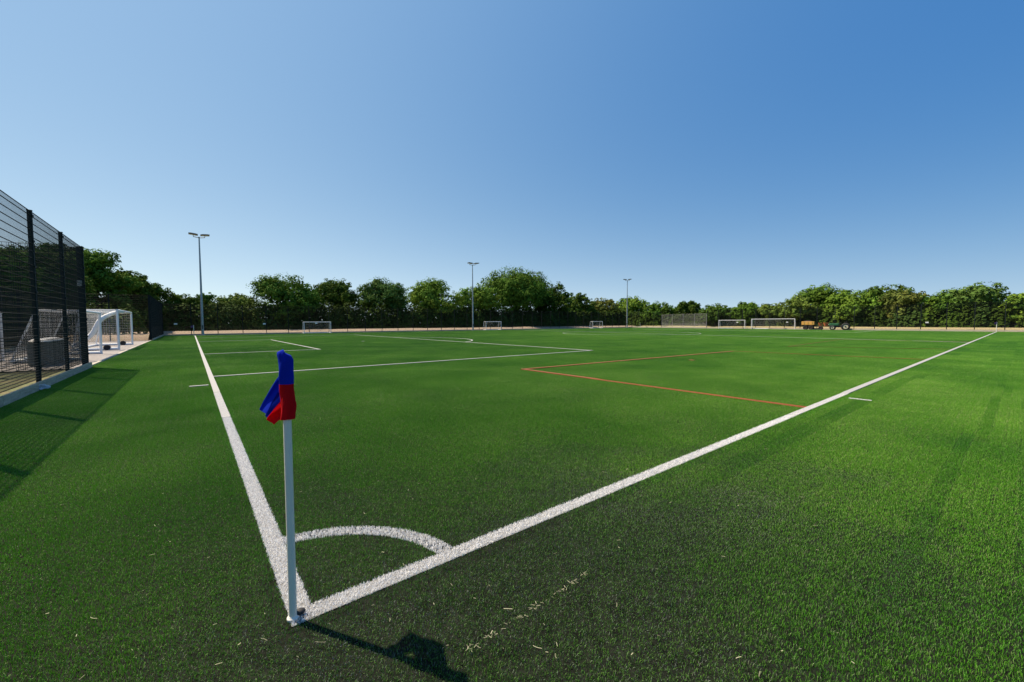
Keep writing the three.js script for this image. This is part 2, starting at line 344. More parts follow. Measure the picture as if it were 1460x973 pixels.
function fence(label, a, b, o = {}) {                   // from a to b (Vector3), pitch side on the left of a->b is irrelevant; posts, panels and kickboards are parts
  const { bay = 2.9, hgt = 4.2, r = 0.003, step = 0.05, board = 0.18, mat = M.fence, panelMat = mat, postW = 0.08, side = 1 } = o;
  const d = b.clone().sub(a), L = d.length(), n = Math.max(1, Math.round(L / bay)), l = L / n;
  const clamp = bx(postW + 0.05, 0.045, 0.012, 0, 0, 0);
  const t = thing('mesh_fence', label, 'fence', a, Math.atan2(-d.z, d.x));
  const pg = panelGeo(l - postW - 0.01, hgt, r, step, board + 0.02), post = rbx(postW, hgt + 0.02, postW, 0, hgt / 2, 0, 0.008), bg = board ? boardGeo(l, board) : null;
  for (let i = 0; i <= n; i++) {
    const p = part('post', post, mat, t); p.position.x = i * l;
    const cap = part('post_cap', new THREE.BoxGeometry(postW + 0.012, 0.015, postW + 0.012), mat, p); cap.position.y = hgt + 0.018;
    if (o.clamps) for (let y = 0.5; y < hgt; y += 0.6) part('clamp', clamp, mat, p).position.set(0, y, side * (postW / 2 + 0.008));
    if (i < n) {
      const m = part('mesh_panel', pg, panelMat, t); m.position.set(i * l + postW / 2 + 0.005, 0, side * (postW / 2 - 0.012));
      if (bg) { const k = part('kickboard', bg, M.timber, t); k.position.set(i * l, -0.005, side * (postW / 2 + 0.06)); }
    }
  }
  return t;
}
const nearFence = fence('tall black twin-bar mesh fence nearest the camera at left edge, with timber kickboard', P(-2.1, -3.25), P(18.25, -3.25), { r: 0.003, bay: 2.9, clamps: true, board: 0.2 });
{
  const l = part('lamp', [rbx(0.16, 0.2, 0.12, 0, 3.3, 0.02, 0.03), rod(V3(0, 3.18, 0), V3(0, 3.02, -0.02), 0.02)], M.white, nearFence);
  l.position.set(20.35, -0.35, -0.1);
}
fence('black mesh fence closing the goal storage bay, behind the stored goals', P(18.3, -8.6), P(48, -8.6), { hgt: 3.6 });
fence('short black mesh fence across the near end of the goal storage bay', P(18.25, -8.6), P(18.25, -3.33), { hgt: 4.2, bay: 2.6, board: 0 });
fence('short black mesh fence across the far end of the goal storage bay', P(48.05, -3.33), P(48.05, -8.6), { hgt: 4.2, bay: 2.6, board: 0 });
fence('black mesh fence seen edge-on between the storage bay and far corner', P(48.1, -3.25), P(67.5, -3.25), { hgt: 4.2 });
fence('long black mesh fence behind the three small goals and light masts', P(FAR_U, -3.2), P(FAR_U, endFence(FAR_U)), { r: 0.0022, side: 1 });
fence('far mesh fence at right, behind the tractor and the two larger goals', P(44.1, endFence(44.1)), P(-9, endFence(-9)), { r: 0.0022, board: 0.26 });
fence('grey galvanised mesh fence section with pale kickboard, left of the larger goals', P(57, endFence(57)), P(44.2, endFence(44.2)), { r: 0.0036, hgt: 3.5, mat: M.galv, bay: 3, board: 0.36 });
fence('short black mesh fence between the third light mast and grey section', P(FAR_U, endFence(FAR_U)), P(57.1, endFence(57.1)), { r: 0.0022, hgt: 4.2, board: 0.36 });

// ---------------------------------------------------------------- light masts
function lightMast(label, pos, turn) {
  const t = thing('light_mast', label, 'light mast', pos, turn, 'light masts along the far fence');
  part('base_plate', [rbx(0.5, 0.04, 0.5, 0, 0.03, 0), ...[[-1, -1], [-1, 1], [1, -1], [1, 1]].map(([a, b]) => rod(V3(a * 0.19, 0.04, b * 0.19), V3(a * 0.19, 0.12, b * 0.19), 0.02, 6))], M.mast, t);
  part('pole', [rod(V3(0, 0.03, 0), V3(0, 13.1, 0), 0.16, 16, 0.075)], M.mast, t);
  part('access_door', rbx(0.02, 0.5, 0.16, 0.155, 1.1, 0), M.lampDark, t);
  const arm = part('crossarm', [rod(V3(0, 13.1, -0.62), V3(0, 13.0, -0.05), 0.045), rod(V3(0, 13.0, 0.05), V3(0, 13.1, 0.62), 0.045), rod(V3(0, 12.95, 0), V3(0, 13.12, 0), 0.085, 12), rod(V3(0, 13.1, -0.6), V3(0.5, 13.2, -0.62), 0.035), rod(V3(0, 13.1, 0.6), V3(0.5, 13.2, 0.62), 0.035)], M.mast, t);
  for (const s of [-1, 1]) {
    const f = part('floodlight', [rbx(1.1, 0.13, 0.98, 0, 0, 0, 0.04), ...[-0.3, -0.1, 0.1, 0.3].map((x) => bx(0.03, 0.06, 0.62, x, 0.085, 0))], M.lampDark, t);
    f.position.set(0.5, 13.32, s * 0.62); f.rotation.set(s * -0.1, 0, -0.03);
    part('lamp_glass', rbx(0.9, 0.012, 0.8, 0, -0.066, 0, 0.005), M.glass, f);
  }
  return t;
}
lightMast('tall grey light mast with two floodlights, nearest of three, left of the goals', P(66.5, 0.9), -Math.PI / 2);
copyOf(scene.children[scene.children.length - 1], 'grey light mast with two floodlights standing beside the second small goal', P(66.5, 44.1), -1.85, 'light masts along the far fence');
copyOf(scene.children[scene.children.length - 1], 'farthest grey light mast, right of the third small goal', P(66.5, 95.0), -2.5, 'light masts along the far fence');

// ---------------------------------------------------------------- goals
function goal(label, pos, turn, W, H, D, o = {}) {      // opening faces local +z, mouth along x
  const { r = 0.05, top = 0.8, group, mesh = 0.13, nr = 0.0022, net = M.net, wheels = false, roll = 0 } = o;
  const t = thing('football_goal', label, 'goal', pos, turn, group), w = W / 2;
  for (const s of [-1, 1]) part('goal_post', rod(V3(s * w, 0.005, 0), V3(s * w, H, 0), r, 12), M.goal, t);
  part('crossbar', rod(V3(-w - r, H, 0), V3(w + r, H, 0), r, 12), M.goal, t);
  for (const s of [-1, 1]) part('side_frame', [rod(V3(s * w, H, 0), V3(s * w, H, -top), r * 0.6), rod(V3(s * w, H, -top), V3(s * w, 0.09, -D), r * 0.6)], M.goal, t);
  for (const s of [-1, 1]) { const b = part('base_bar', rod(V3(s * w, 0.075, 0), V3(s * w, 0.075, -D), r * 1.3, 10), M.goal, t); if (wheels) part('wheel', [rod(V3(s * (w - 0.1), 0.16, -0.5), V3(s * (w + 0.1), 0.16, -0.5), 0.155, 16)], M.tyre, b); }
  part('back_bar', rod(V3(-w, 0.075, -D), V3(w, 0.075, -D), r * 1.3, 10), M.goal, t);
  const g = [], prof = [V3(0, H, 0), V3(0, H - 0.04, -top), V3(0, 0.1, -D)];
  const sag = (x) => 0.05 * Math.cos(Math.PI * x / W);
  const at = (k) => { const l1 = top, l2 = prof[1].distanceTo(prof[2]), s = k * (l1 + l2); return s < l1 ? prof[0].clone().lerp(prof[1], s / l1) : prof[1].clone().lerp(prof[2], (s - l1) / l2); };
  const nx = Math.round(W / mesh), nk = Math.round((top + H) / mesh);
  for (let i = 0; i <= nx; i++) { const x = -w + W * i / nx; for (let k = 0; k < 6; k++) { const a = at(k / 6), b = at((k + 1) / 6); a.x = b.x = x; if (k) a.z += sag(x); if (k < 5) b.z += sag(x); g.push(rod(a, b, nr, 3)); } }
  for (let k = 0; k <= nk; k++) { const a = at(k / nk); for (let i = 0; i < 4; i++) { const x0 = -w + W * i / 4, x1 = -w + W * (i + 1) / 4; g.push(rod(V3(x0, a.y, a.z + (k ? sag(x0) : 0)), V3(x1, a.y, a.z + (k ? sag(x1) : 0)), nr, 3)); } }
  for (const s of [-1, 1]) { // side nets
    for (let y = 0.12; y < H; y += mesh) { const zb = -(y > H - 0.04 ? top : top + (D - top) * (H - y) / H); g.push(rod(V3(s * w, y, 0), V3(s * w, y, zb), nr, 3)); }
    for (let z = 0; z < D; z += mesh) { const yt = z < top ? H : H * (D - z) / (D - top); if (yt > 0.15) g.push(rod(V3(s * w, 0.09, -z), V3(s * w, yt, -z), nr, 3)); }
  }
  part('net', g, net, t);
  if (roll) { // bunched net hung from the crossbar to the base at one side
    const pts = [V3(-w * 0.1, H - 0.05, -0.1), V3(-w * 0.8, H - 0.12, -0.15), V3(-w, H - 0.55, -0.7), V3(-w, 0.9, -D * 0.6), V3(-w, 0.25, -D)];
    part('bunched_net', new THREE.TubeGeometry(new THREE.CatmullRomCurve3(pts), 40, 0.12, 8), M.net, t);
  }
  return t;
}
const faceIn = -Math.PI / 2;                             // far-side goals face the camera side (+z)
goal('leftmost small white goal on the far side, right of the first light mast', P(65.8, 15.1), 0, 3.82, 1.74, 1.1, { r: 0.045, net: M.netGrey, mesh: 0.16, nr: 0.003, group: 'small goals along the far side' });
copyOf(scene.children[scene.children.length - 1], 'small white goal right of the second light mast, under the biggest tree', P(65.8, 48.73), 0, 'small goals along the far side');
copyOf(scene.children[scene.children.length - 1], 'smallest-looking white goal, left of the third light mast', P(65.8, 81.66), 0, 'small goals along the far side');
const endTurn = Math.atan2(-1, 0.165) ;                  // end-line goals face back along the pitch (-x)
goal('white goal of medium width just left of the widest far goal', P(37.55, 92.5), -Math.PI / 2 + 0.163, 5.12, 1.86, 1.3, { r: 0.05, mesh: 0.16, nr: 0.003 });
goal('widest far white goal, between the medium goal and orange trailer', P(29.1, 91.1), -Math.PI / 2 + 0.163, 7.38, 2.04, 1.6, { r: 0.055, mesh: 0.16, nr: 0.003, wheels: true });
// goals stored in the paved bay
goal('full-size white goal stored in the bay, farther of the two in the opening', P(34.9, -3.75), Math.PI / 2, 7.2, 2.36, 1.9, { r: 0.06, top: 1.5, mesh: 0.12, nr: 0.0025, roll: 1, wheels: true });
goal('white goal stored in the bay, right beside the end post of near fence', P(24.8, -4.0), Math.PI / 2, 4.85, 2.1, 1.9, { r: 0.055, top: 1.2, mesh: 0.12, nr: 0.0025 });
goal('white goal standing behind the near mesh fence, farther left in the bay', P(22.2, -6.5), Math.PI / 2, 3.66, 2.0, 1.7, { r: 0.05, top: 0.5, mesh: 0.12, nr: 0.0025 });

// ---------------------------------------------------------------- near corner flag
{
  const t = thing('corner_flag', 'white corner post with blue and red flag on the near corner', 'corner flag', P(0.055, 0.016), -0.16);
  // local x = right, local z = towards the camera
  part('pole', [rod(V3(0, 0.02, 0), V3(0, 1.365, 0), 0.019, 20)], M.plastic, t);
  part('socket', new THREE.LatheGeometry([[0, 0.0], [0.029, 0.0], [0.029, 0.016], [0.027, 0.02], [0.022, 0.021], [0.0215, 0.026], [0.019, 0.027]].map(([a, b]) => new THREE.Vector2(a, b)), 24), M.plastic, t);
  part('spring_cover', new THREE.SphereGeometry(0.026, 16, 12).scale(1.1, 0.6, 0.8).translate(0.03, 0.026, -0.012), M.black, t);
  const cloth = (r, g, b) => new THREE.MeshPhysicalMaterial({ color: new THREE.Color().setRGB(r, g, b), roughness: 0.85, side: THREE.DoubleSide, transmission: 0.3, thickness: 0, specularIntensity: 0.06 });
  const blue = cloth(0.006, 0.025, 0.40), red = cloth(0.52, 0.006, 0.012);
  // sleeve: a loose tube round the pole, wrinkled, closed at the top
  const sleeve = (y0, y1) => {
    const p = [], idx = [], N = 40, K = 14;
    for (let k = 0; k <= K; k++) for (let i = 0; i <= N; i++) {
      const y = y0 + (y1 - y0) * k / K, a = i / N * Math.PI * 2, top = Math.max(0, (y - 1.368) / 0.02);
      const rr = 0.0315 + 0.0028 * Math.sin(3 * a + y * 30) + 0.003 * fbm(Math.cos(a) * 2, y * 14, Math.sin(a) * 2), f = Math.sqrt(Math.max(0.02, 1 - top * top));
      const tt = Math.min(1, Math.max(0, (y - 1.34) / 0.045));
      p.push(-0.007 * tt + Math.cos(a) * rr * f * 1.03 + 0.003 + 0.003 * Math.sin(y * 18), y - 0.012 * tt * Math.cos(a) - 0.004 * tt, Math.sin(a) * rr * 0.95);
      if (k && i) { const q = (k - 1) * (N + 1) + i - 1; idx.push(q, q + N + 1, q + 1, q + 1, q + N + 1, q + N + 2); }
    }
    const g = new THREE.BufferGeometry(); g.setAttribute('position', new THREE.Float32BufferAttribute(p, 3)); g.setIndex(idx); g.computeVertexNormals(); return g;
  };
  const flag = new THREE.Group(); flag.name = 'flag'; t.add(flag);
  part('blue_sleeve', sleeve(1.222, 1.388), blue, flag); part('red_sleeve', sleeve(1.045, 1.222), red, flag);
  // hanging cloth: s out from the sleeve to the fly end, q from the upper edge down
  const clothPart = (q0, q1) => {
    const p = [], idx = [], A = 26, B = 14;
    for (let i = 0; i <= A; i++) for (let j = 0; j <= B; j++) {
      const s = i / A, q = q0 + (q1 - q0) * j / B;
      const t1 = Math.min(1, s / 0.5), t2 = Math.max(0, (s - 0.5) / 0.5), e1 = t1 * (2 - t1), e2 = t2 * t2 * (1.6 - 0.6 * t2);
      const v = V3(-0.012 + 0.03 * e1 - (0.136 - 0.05 * q) * t2, (1.31 - 0.25 * q) * (1 - e2) + (1.085 - 0.085 * q) * e2, -0.014 - 0.185 * e1 + 0.085 * t2);
      const wob = (Math.sin(s * 5 + q * 9) * 0.014 + Math.sin(q * 19 + s * 3) * 0.011 + 0.012 * noise.noise(s * 5, q * 7, 2.3)) * Math.min(1, s * 1.6);
      v.z += wob; v.x += 0.5 * wob; v.y -= 0.02 * Math.sin(Math.PI * s);
      p.push(v.x, v.y, v.z);
      if (i && j) { const a = (i - 1) * (B + 1) + j - 1, b = a + B + 1; idx.push(a, a + 1, b, b, a + 1, b + 1); }
    }
    const g = new THREE.BufferGeometry(); g.setAttribute('position', new THREE.Float32BufferAttribute(p, 3)); g.setIndex(idx); g.computeVertexNormals(); return g;
  };
  part('blue_cloth', clothPart(0, 0.56), blue, flag); part('red_cloth', clothPart(0.56, 1), red, flag);
}
function farFlag(label, pos, turn) {
  const t = thing('corner_flag', label, 'corner flag', pos, turn);
  part('pole', [rod(V3(0, 0, 0), V3(0, 1.36, 0), 0.035, 10)], M.plastic, t);
  const s = new THREE.Shape(); s.moveTo(0, 0); s.lineTo(-0.3, -0.12); s.lineTo(-0.27, -0.36); s.lineTo(0, -0.32);
  part('flag', new THREE.ExtrudeGeometry(s, { depth: 0.012, bevelEnabled: false }).translate(0, 1.38, 0), std(0.12, 0.05, 0.16, 0.8, { side: THREE.DoubleSide }), t);
  return t;
}
farFlag('corner flag far left, at the end of the left goal line', P(64.4, -0.05), 0);
farFlag('corner flag at the far right end of the long touchline', P(0.05, 85.0), -0.7);
farFlag('distant corner flag between the third light mast and grey fence section', P(62.4, 95.2), 0.4);

// ---------------------------------------------------------------- storage bin, litter
{
  const t = thing('storage_bin', 'grey storage bin with white domed lid behind the near mesh fence', 'storage bin', P(21.4, -4.75), Math.PI / 2);
  part('bin_body', rbx(2.7, 0.86, 0.5, 0, 0.45, 0, 0.04), M.bin, t);
  for (const x of [-1.1, -0.37, 0.37, 1.1]) part('rib', rbx(0.05, 0.8, 0.03, x, 0.45, 0.26, 0.01), M.bin, t);
  part('lid', new THREE.SphereGeometry(1, 32, 16, 0, Math.PI * 2, 0, Math.PI / 2).scale(1.75, 0.15, 0.34).translate(0, 0.885, 0), M.white, t);
}
{
  const g = new THREE.IcosahedronGeometry(0.075, 3), p = g.attributes.position;
  for (let i = 0; i < p.count; i++) { const v = V3(p.getX(i), p.getY(i), p.getZ(i)), k = 1 + 1.1 * noise.noise(v.x * 22, v.y * 22, v.z * 22 + 3); p.setXYZ(i, v.x * k * 1.5, v.y * k * 0.8, v.z * k); }
  g.computeVertexNormals();
  const m = new THREE.Mesh(g, std(0.62, 0.66, 0.72, 0.7)); m.name = numbered('crumpled_paper'); m.position.copy(P(11.85, -3.1, 0.075)); scene.add(shade(m));
  tag(m, 'crumpled white paper lying against the timber kickboard', 'litter');
}
{ // loose pale fibres and clippings on the turf near the camera
  const R = rng(4242), pos = [], col = [];
  const strand = (u, v, len, k = 1) => {
    const a = R() * 6.283, bend = (R() - 0.5) * 1.6, n = 4; let x = v, z = -u, d = a; const w = 0.0009 + 0.0011 * R(), c = [0.42 * k, 0.42 * k, 0.27 * k], y = 0.027 + 0.006 * R();
    for (let i = 0; i < n; i++) {
      const x2 = x + Math.cos(d) * len / n, z2 = z + Math.sin(d) * len / n, px = -Math.sin(d) * w, pz = Math.cos(d) * w;
      pos.push(x - px, y, z - pz, x + px, y, z + pz, x2 + px, y + 0.001, z2 + pz, x - px, y, z - pz, x2 + px, y + 0.001, z2 + pz, x2 - px, y + 0.001, z2 - pz);
      for (let q = 0; q < 6; q++) col.push(...c); x = x2; z = z2; d += bend / n;
    }
  };
  for (let i = 0; i < 260; i++) { const r = 0.6 + 9 * R() * R(), t = 0.6699 + (R() - 0.5) * 1.9; strand(CU + r * Math.cos(t), CX + r * Math.sin(t), 0.01 + 0.045 * R() * R(), 0.3 + 0.6 * R()); }
  for (let i = 0; i < 70; i++) { const s = R(), g = Math.floor(s * 9) / 9; strand(-0.7 + 0.02 * (R() - 0.5) + 0.05 * g, 0.62 + 0.95 * g * 0.98 + 0.07 * (R() - 0.5), 0.01 + 0.014 * R(), 0.35 + 0.4 * R()); }
  const m = new THREE.Mesh(bladeGeo(pos, col), new THREE.MeshStandardMaterial({ vertexColors: true, roughness: 0.8, side: THREE.DoubleSide }));
  m.name = numbered('loose_fibres'); m.userData.kind = 'stuff'; tag(m, 'pale loose fibres scattered on the turf near the corner', 'loose fibres'); scene.add(shade(m));
}

// ---------------------------------------------------------------- machines at the far fence
function wheel(parent, x, y, z, R, w, rim) {
  const p = part('wheel', new THREE.TorusGeometry(R - w * 0.42, w * 0.45, 10, 24).scale(1, 1, 1.15).translate(0, 0, 0), M.tyre, parent); p.position.set(x, y, z);
  part('rim', new THREE.CylinderGeometry(R * 0.62, R * 0.62, w * 0.7, 20).rotateX(Math.PI / 2), rim, p);
  part('hub', new THREE.CylinderGeometry(R * 0.2, R * 0.2, w * 0.9, 12).rotateX(Math.PI / 2), M.black, p);
  return p;
}
const mTurn = -Math.PI / 2 - 0.163 + Math.PI;
{ // local +x runs to the left in the picture
  const t = thing('tractor', 'small open green tractor with cream wheels, right of the orange machines', 'tractor', P(17.95, 89.3), Math.PI / 2 + 0.163);
  for (const s of [-1, 1]) { wheel(t, -0.85, 0.6, s * 0.62, 0.6, 0.34, M.cream); wheel(t, 0.95, 0.42, s * 0.58, 0.42, 0.26, M.cream); }
  part('hood', [rbx(1.35, 0.42, 0.56, 0.75, 0.95, 0, 0.09), rbx(0.1, 0.36, 0.5, 1.44, 0.9, 0, 0.04)], M.tractorGreen, t);
  part('chassis', [rbx(2.3, 0.28, 0.42, 0.1, 0.6, 0, 0.05), rod(V3(0.95, 0.42, -0.5), V3(0.95, 0.42, 0.5), 0.07), rod(V3(-0.85, 0.6, -0.5), V3(-0.85, 0.6, 0.5), 0.1)], M.black, t);
  for (const s of [-1, 1]) part('mudguard', new THREE.CylinderGeometry(0.7, 0.7, 0.34, 20, 1, true, -Math.PI * 0.1, Math.PI * 0.75).rotateX(Math.PI / 2).translate(-0.85, 0.62, s * 0.62), new THREE.MeshStandardMaterial({ color: M.tractorGreen.color, roughness: 0.35, side: THREE.DoubleSide }), t);
  part('seat', [rbx(0.42, 0.1, 0.42, -0.55, 0.98, 0, 0.04), rbx(0.1, 0.4, 0.4, -0.75, 1.2, 0, 0.04)], M.black, t);
  part('steering_wheel', new THREE.TorusGeometry(0.17, 0.018, 8, 20).rotateX(Math.PI / 2.6).translate(0.0, 1.25, 0), M.black, t);
  part('exhaust', rod(V3(0.9, 1.1, 0.2), V3(0.9, 1.5, 0.2), 0.03), M.black, t);
  part('roll_bar', [rod(V3(-0.95, 0.7, -0.4), V3(-0.95, 1.5, -0.4), 0.03), rod(V3(-0.95, 0.7, 0.4), V3(-0.95, 1.5, 0.4), 0.03), rod(V3(-0.95, 1.5, -0.42), V3(-0.95, 1.5, 0.42), 0.03)], M.black, t);
  part('headlight', [new THREE.SphereGeometry(0.07, 12, 8).translate(1.48, 0.98, 0.15), new THREE.SphereGeometry(0.07, 12, 8).translate(1.48, 0.98, -0.15)], M.white, t);
}
{
  const t = thing('trailer', 'amber box trailer with dark wheels, leftmost of the machines', 'trailer', P(22.8, 90.05), Math.PI / 2 + 0.163);
  part('box', [rbx(1.85, 0.08, 1.2, 0, 0.92, 0), rbx(1.85, 0.62, 0.05, 0, 1.22, 0.6), rbx(1.85, 0.62, 0.05, 0, 1.22, -0.6), rbx(0.05, 0.62, 1.2, 0.92, 1.22, 0), rbx(0.05, 0.62, 1.2, -0.92, 1.22, 0), ...[-0.6, 0, 0.6].map((x) => bx(0.05, 0.6, 0.04, x, 1.22, -0.645))], M.amber, t);
  part('load', new THREE.SphereGeometry(0.6, 16, 10).scale(1.35, 0.35, 0.9).translate(0, 1.45, 0), M.brown, t);
  part('chassis', [rbx(2.5, 0.12, 0.5, -0.2, 0.78, 0), rbx(0.14, 0.5, 0.7, -0.75, 0.55, 0)], M.brown, t);
  for (const s of [-1, 1]) wheel(t, 0.35, 0.38, s * 0.6, 0.38, 0.24, M.brown);
  wheel(t, -0.5, 0.38, -0.6, 0.38, 0.24, M.brown); wheel(t, -0.5, 0.38, 0.6, 0.38, 0.24, M.brown);
}
{
  const t = thing('spreader', 'orange-red spreader machine between the trailer and green tractor', 'spreader', P(20.45, 89.7), Math.PI / 2 + 0.163);
  part('hopper', [new THREE.CylinderGeometry(0.46, 0.24, 0.55, 4, 1).rotateY(Math.PI / 4).translate(0.36, 1.0, 0), new THREE.CylinderGeometry(0.5, 0.3, 0.6, 4, 1).rotateY(Math.PI / 4).translate(-0.42, 1.0, 0)], std(0.7, 0.2, 0.08, 0.45), t);
  part('frame', [rbx(1.9, 0.1, 0.5, 0, 0.66, 0), rod(V3(-0.9, 0.66, 0), V3(-1.35, 0.5, 0), 0.05), rbx(0.08, 0.5, 0.5, 0, 0.9, 0)], M.brown, t);
  wheel(t, 0.3, 0.32, 0.5, 0.32, 0.2, M.brown); wheel(t, 0.3, 0.32, -0.5, 0.32, 0.2, M.brown);
}
// ---------------------------------------------------------------- signs on the fence
function fenceSign(label, pos, turn) {
  const t = thing('fence_sign', label, 'sign', pos, turn);
  part('plate', rbx(0.36, 0.2, 0.01, 0, 0, 0, 0.004), M.white, t);
  part('fixings', [-0.14, 0.14].map((x) => rod(V3(x, 0.06, 0.004), V3(x, 0.06, 0.012), 0.015, 8)), M.galv, t);
}
fenceSign('small white sign on the far fence, left of the first light mast', P(FAR_U - 0.09, -1.9, 1.54), 0);
fenceSign('small white sign on the far fence, between first mast and leftmost goal', P(FAR_U - 0.09, 8.2, 1.5), 0);
fenceSign('small white sign on the fence seen through the leftmost small goal', P(FAR_U - 0.09, 15.28, 1.57), 0);
fenceSign('small white sign on the right fence, left of the far corner flag', P(7.06, endFence(7.06) - 0.09, 1.3), -Math.PI / 2 + 0.163);
fenceSign('small white sign on the fence behind the widest goal', P(26.8, endFence(26.8) - 0.09, 1.4), -Math.PI / 2 + 0.163);
fenceSign('small white sign on the fence behind the medium-width goal', P(36.8, endFence(36.8) - 0.09, 1.4), -Math.PI / 2 + 0.163);

// ---------------------------------------------------------------- trees
const leafMat = new THREE.MeshPhysicalMaterial({ vertexColors: true, roughness: 0.75, side: THREE.DoubleSide, transmission: 0.18, thickness: 0, specularIntensity: 0.06 });
function leaf(pos, col, c, n, s, R, tint) {
  const nn = V3(n.x + (R() - 0.5) * 0.8, n.y + (R() - 0.5) * 0.8 + 0.25, n.z + (R() - 0.5) * 0.8).normalize();
  const t = V3(R() - 0.5, R() - 0.5, R() - 0.5).cross(nn).normalize(), b = nn.clone().cross(t);
  const l = s * (0.7 + 0.6 * R()), w = l * 0.62;
  const A = [c.x - t.x * l, c.y - t.y * l, c.z - t.z * l], B = [c.x + b.x * w + nn.x * w * 0.25, c.y + b.y * w + nn.y * w * 0.25, c.z + b.z * w + nn.z * w * 0.25],
    C = [c.x + t.x * l, c.y + t.y * l, c.z + t.z * l], D = [c.x - b.x * w + nn.x * w * 0.25, c.y - b.y * w + nn.y * w * 0.25, c.z - b.z * w + nn.z * w * 0.25];
  pos.push(...A, ...B, ...C, ...A, ...C, ...D);
  const k = 0.88 + 0.24 * R(); for (let i = 0; i < 6; i++) col.push(tint[0] * k, tint[1] * k, tint[2] * k);
}
const TONES = {
  dark: [0.07, 0.125, 0.018], mid: [0.09, 0.17, 0.022], light: [0.142, 0.235, 0.03], olive: [0.13, 0.19, 0.034], rust: [0.142, 0.165, 0.036], cool: [0.09, 0.165, 0.036],
};
function crown(pos, col, R, o) {                        // o: H, W, base, lobes, leaf, tone, n, flat
  const boughs = [], base = TONES[o.tone];
  const cy = (o.base + o.H) / 2, ry = (o.H - o.base) / 2;
  for (let i = 0; i < o.lobes; i++) {
    const a = R() * 6.283, e = Math.asin(-0.75 + 1.75 * R()), q = 0.55 + 0.3 * R();
    const rb = o.W * (0.25 + 0.15 * R());
    const x = Math.cos(a) * Math.cos(e) * (o.W - rb * 0.8) * (0.88 + 0.2 * R()), z = Math.sin(a) * Math.cos(e) * (o.W - rb), y = cy + Math.sin(e) * (ry - rb * 0.75) * (0.92 + 0.12 * R());
    const k = 0.82 + 0.36 * R(), warm = (R() - 0.5) * 0.25;
    boughs.push({ c: V3(x, y, z), r: rb, s: q, t: [base[0] * k * (1 + warm), base[1] * k, base[2] * k * (1 - warm * 0.5)] });
  }
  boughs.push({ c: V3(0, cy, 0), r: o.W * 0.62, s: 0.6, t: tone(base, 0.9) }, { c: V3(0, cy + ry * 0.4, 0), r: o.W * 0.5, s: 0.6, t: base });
  let area = 0; for (const b of boughs) area += b.r * b.r;
  const rand = (up) => { for (;;) { const d = V3(R() - 0.5, R() - 0.5 + up, R() - 0.5), l = d.length(); if (l < 0.5 && l > 0.02) return d.divideScalar(l); } };
  for (const b of boughs) {
    const n = o.n * b.r * b.r / area, tufts = Math.max(8, Math.round(n / 26));
    for (let i = 0; i < tufts; i++) {                    // tufts of leaves on the outside of the bough
      const d = rand(0.08), tr = b.r * (0.22 + 0.16 * R()), kk = 0.8 + 0.4 * R(), far = b.r * (0.74 + 0.3 * R());
      const tc = V3(b.c.x + d.x * far, b.c.y + d.y * far * 0.78, b.c.z + d.z * far);
      for (let j = 0; j < 20; j++) {
        const e = rand(0.12), q = tr * (0.55 + 0.5 * R()), c = V3(tc.x + e.x * q, tc.y + e.y * q * 0.75, tc.z + e.z * q);
        if (c.y > 0.4) leaf(pos, col, c, V3(e.x + d.x * 0.5, e.y + d.y * 0.5 + 0.15, e.z + d.z * 0.5), Math.min(o.leaf * 1.15, tr * 0.5), R, tone(b.t, kk));
      }
    }
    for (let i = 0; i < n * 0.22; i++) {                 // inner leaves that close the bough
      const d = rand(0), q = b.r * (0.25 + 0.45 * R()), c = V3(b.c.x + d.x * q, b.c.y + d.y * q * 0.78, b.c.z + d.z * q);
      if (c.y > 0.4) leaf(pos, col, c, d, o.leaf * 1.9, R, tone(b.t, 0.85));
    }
  }
  return boughs;
}
function foliageGeo(pos, col) { const g = new THREE.BufferGeometry(); g.setAttribute('position', new THREE.Float32BufferAttribute(pos, 3)); g.setAttribute('color', new THREE.Float32BufferAttribute(col, 3)); g.computeVertexNormals(); return g; }
function tree(label, x, z, H, W, toneName, o = {}) {
  const seed = Math.round(Math.abs(x * 131 + z * 17 + H * 7)) + 1, R = rng(seed), pos = [], col = [];
  const base = o.base ?? Math.max(0.5, H * 0.12), dist = Math.hypot(x - CX, z + CU);
  const leafS = Math.max(0.1, dist * 0.0017), lobes = Math.round((o.lobes ?? 17) * 1.35), n = Math.min(36000, 5.2 * W * H / (leafS * leafS));
  const t = thing('tree', label, 'tree', V3(x, 0, z), 0);
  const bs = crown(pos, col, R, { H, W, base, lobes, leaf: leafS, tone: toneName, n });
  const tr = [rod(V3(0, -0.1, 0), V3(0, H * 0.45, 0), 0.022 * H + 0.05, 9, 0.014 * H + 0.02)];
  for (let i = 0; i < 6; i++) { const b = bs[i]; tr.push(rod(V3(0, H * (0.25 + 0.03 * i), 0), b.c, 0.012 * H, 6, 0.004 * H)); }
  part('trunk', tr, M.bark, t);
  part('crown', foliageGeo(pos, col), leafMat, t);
  return t;
}
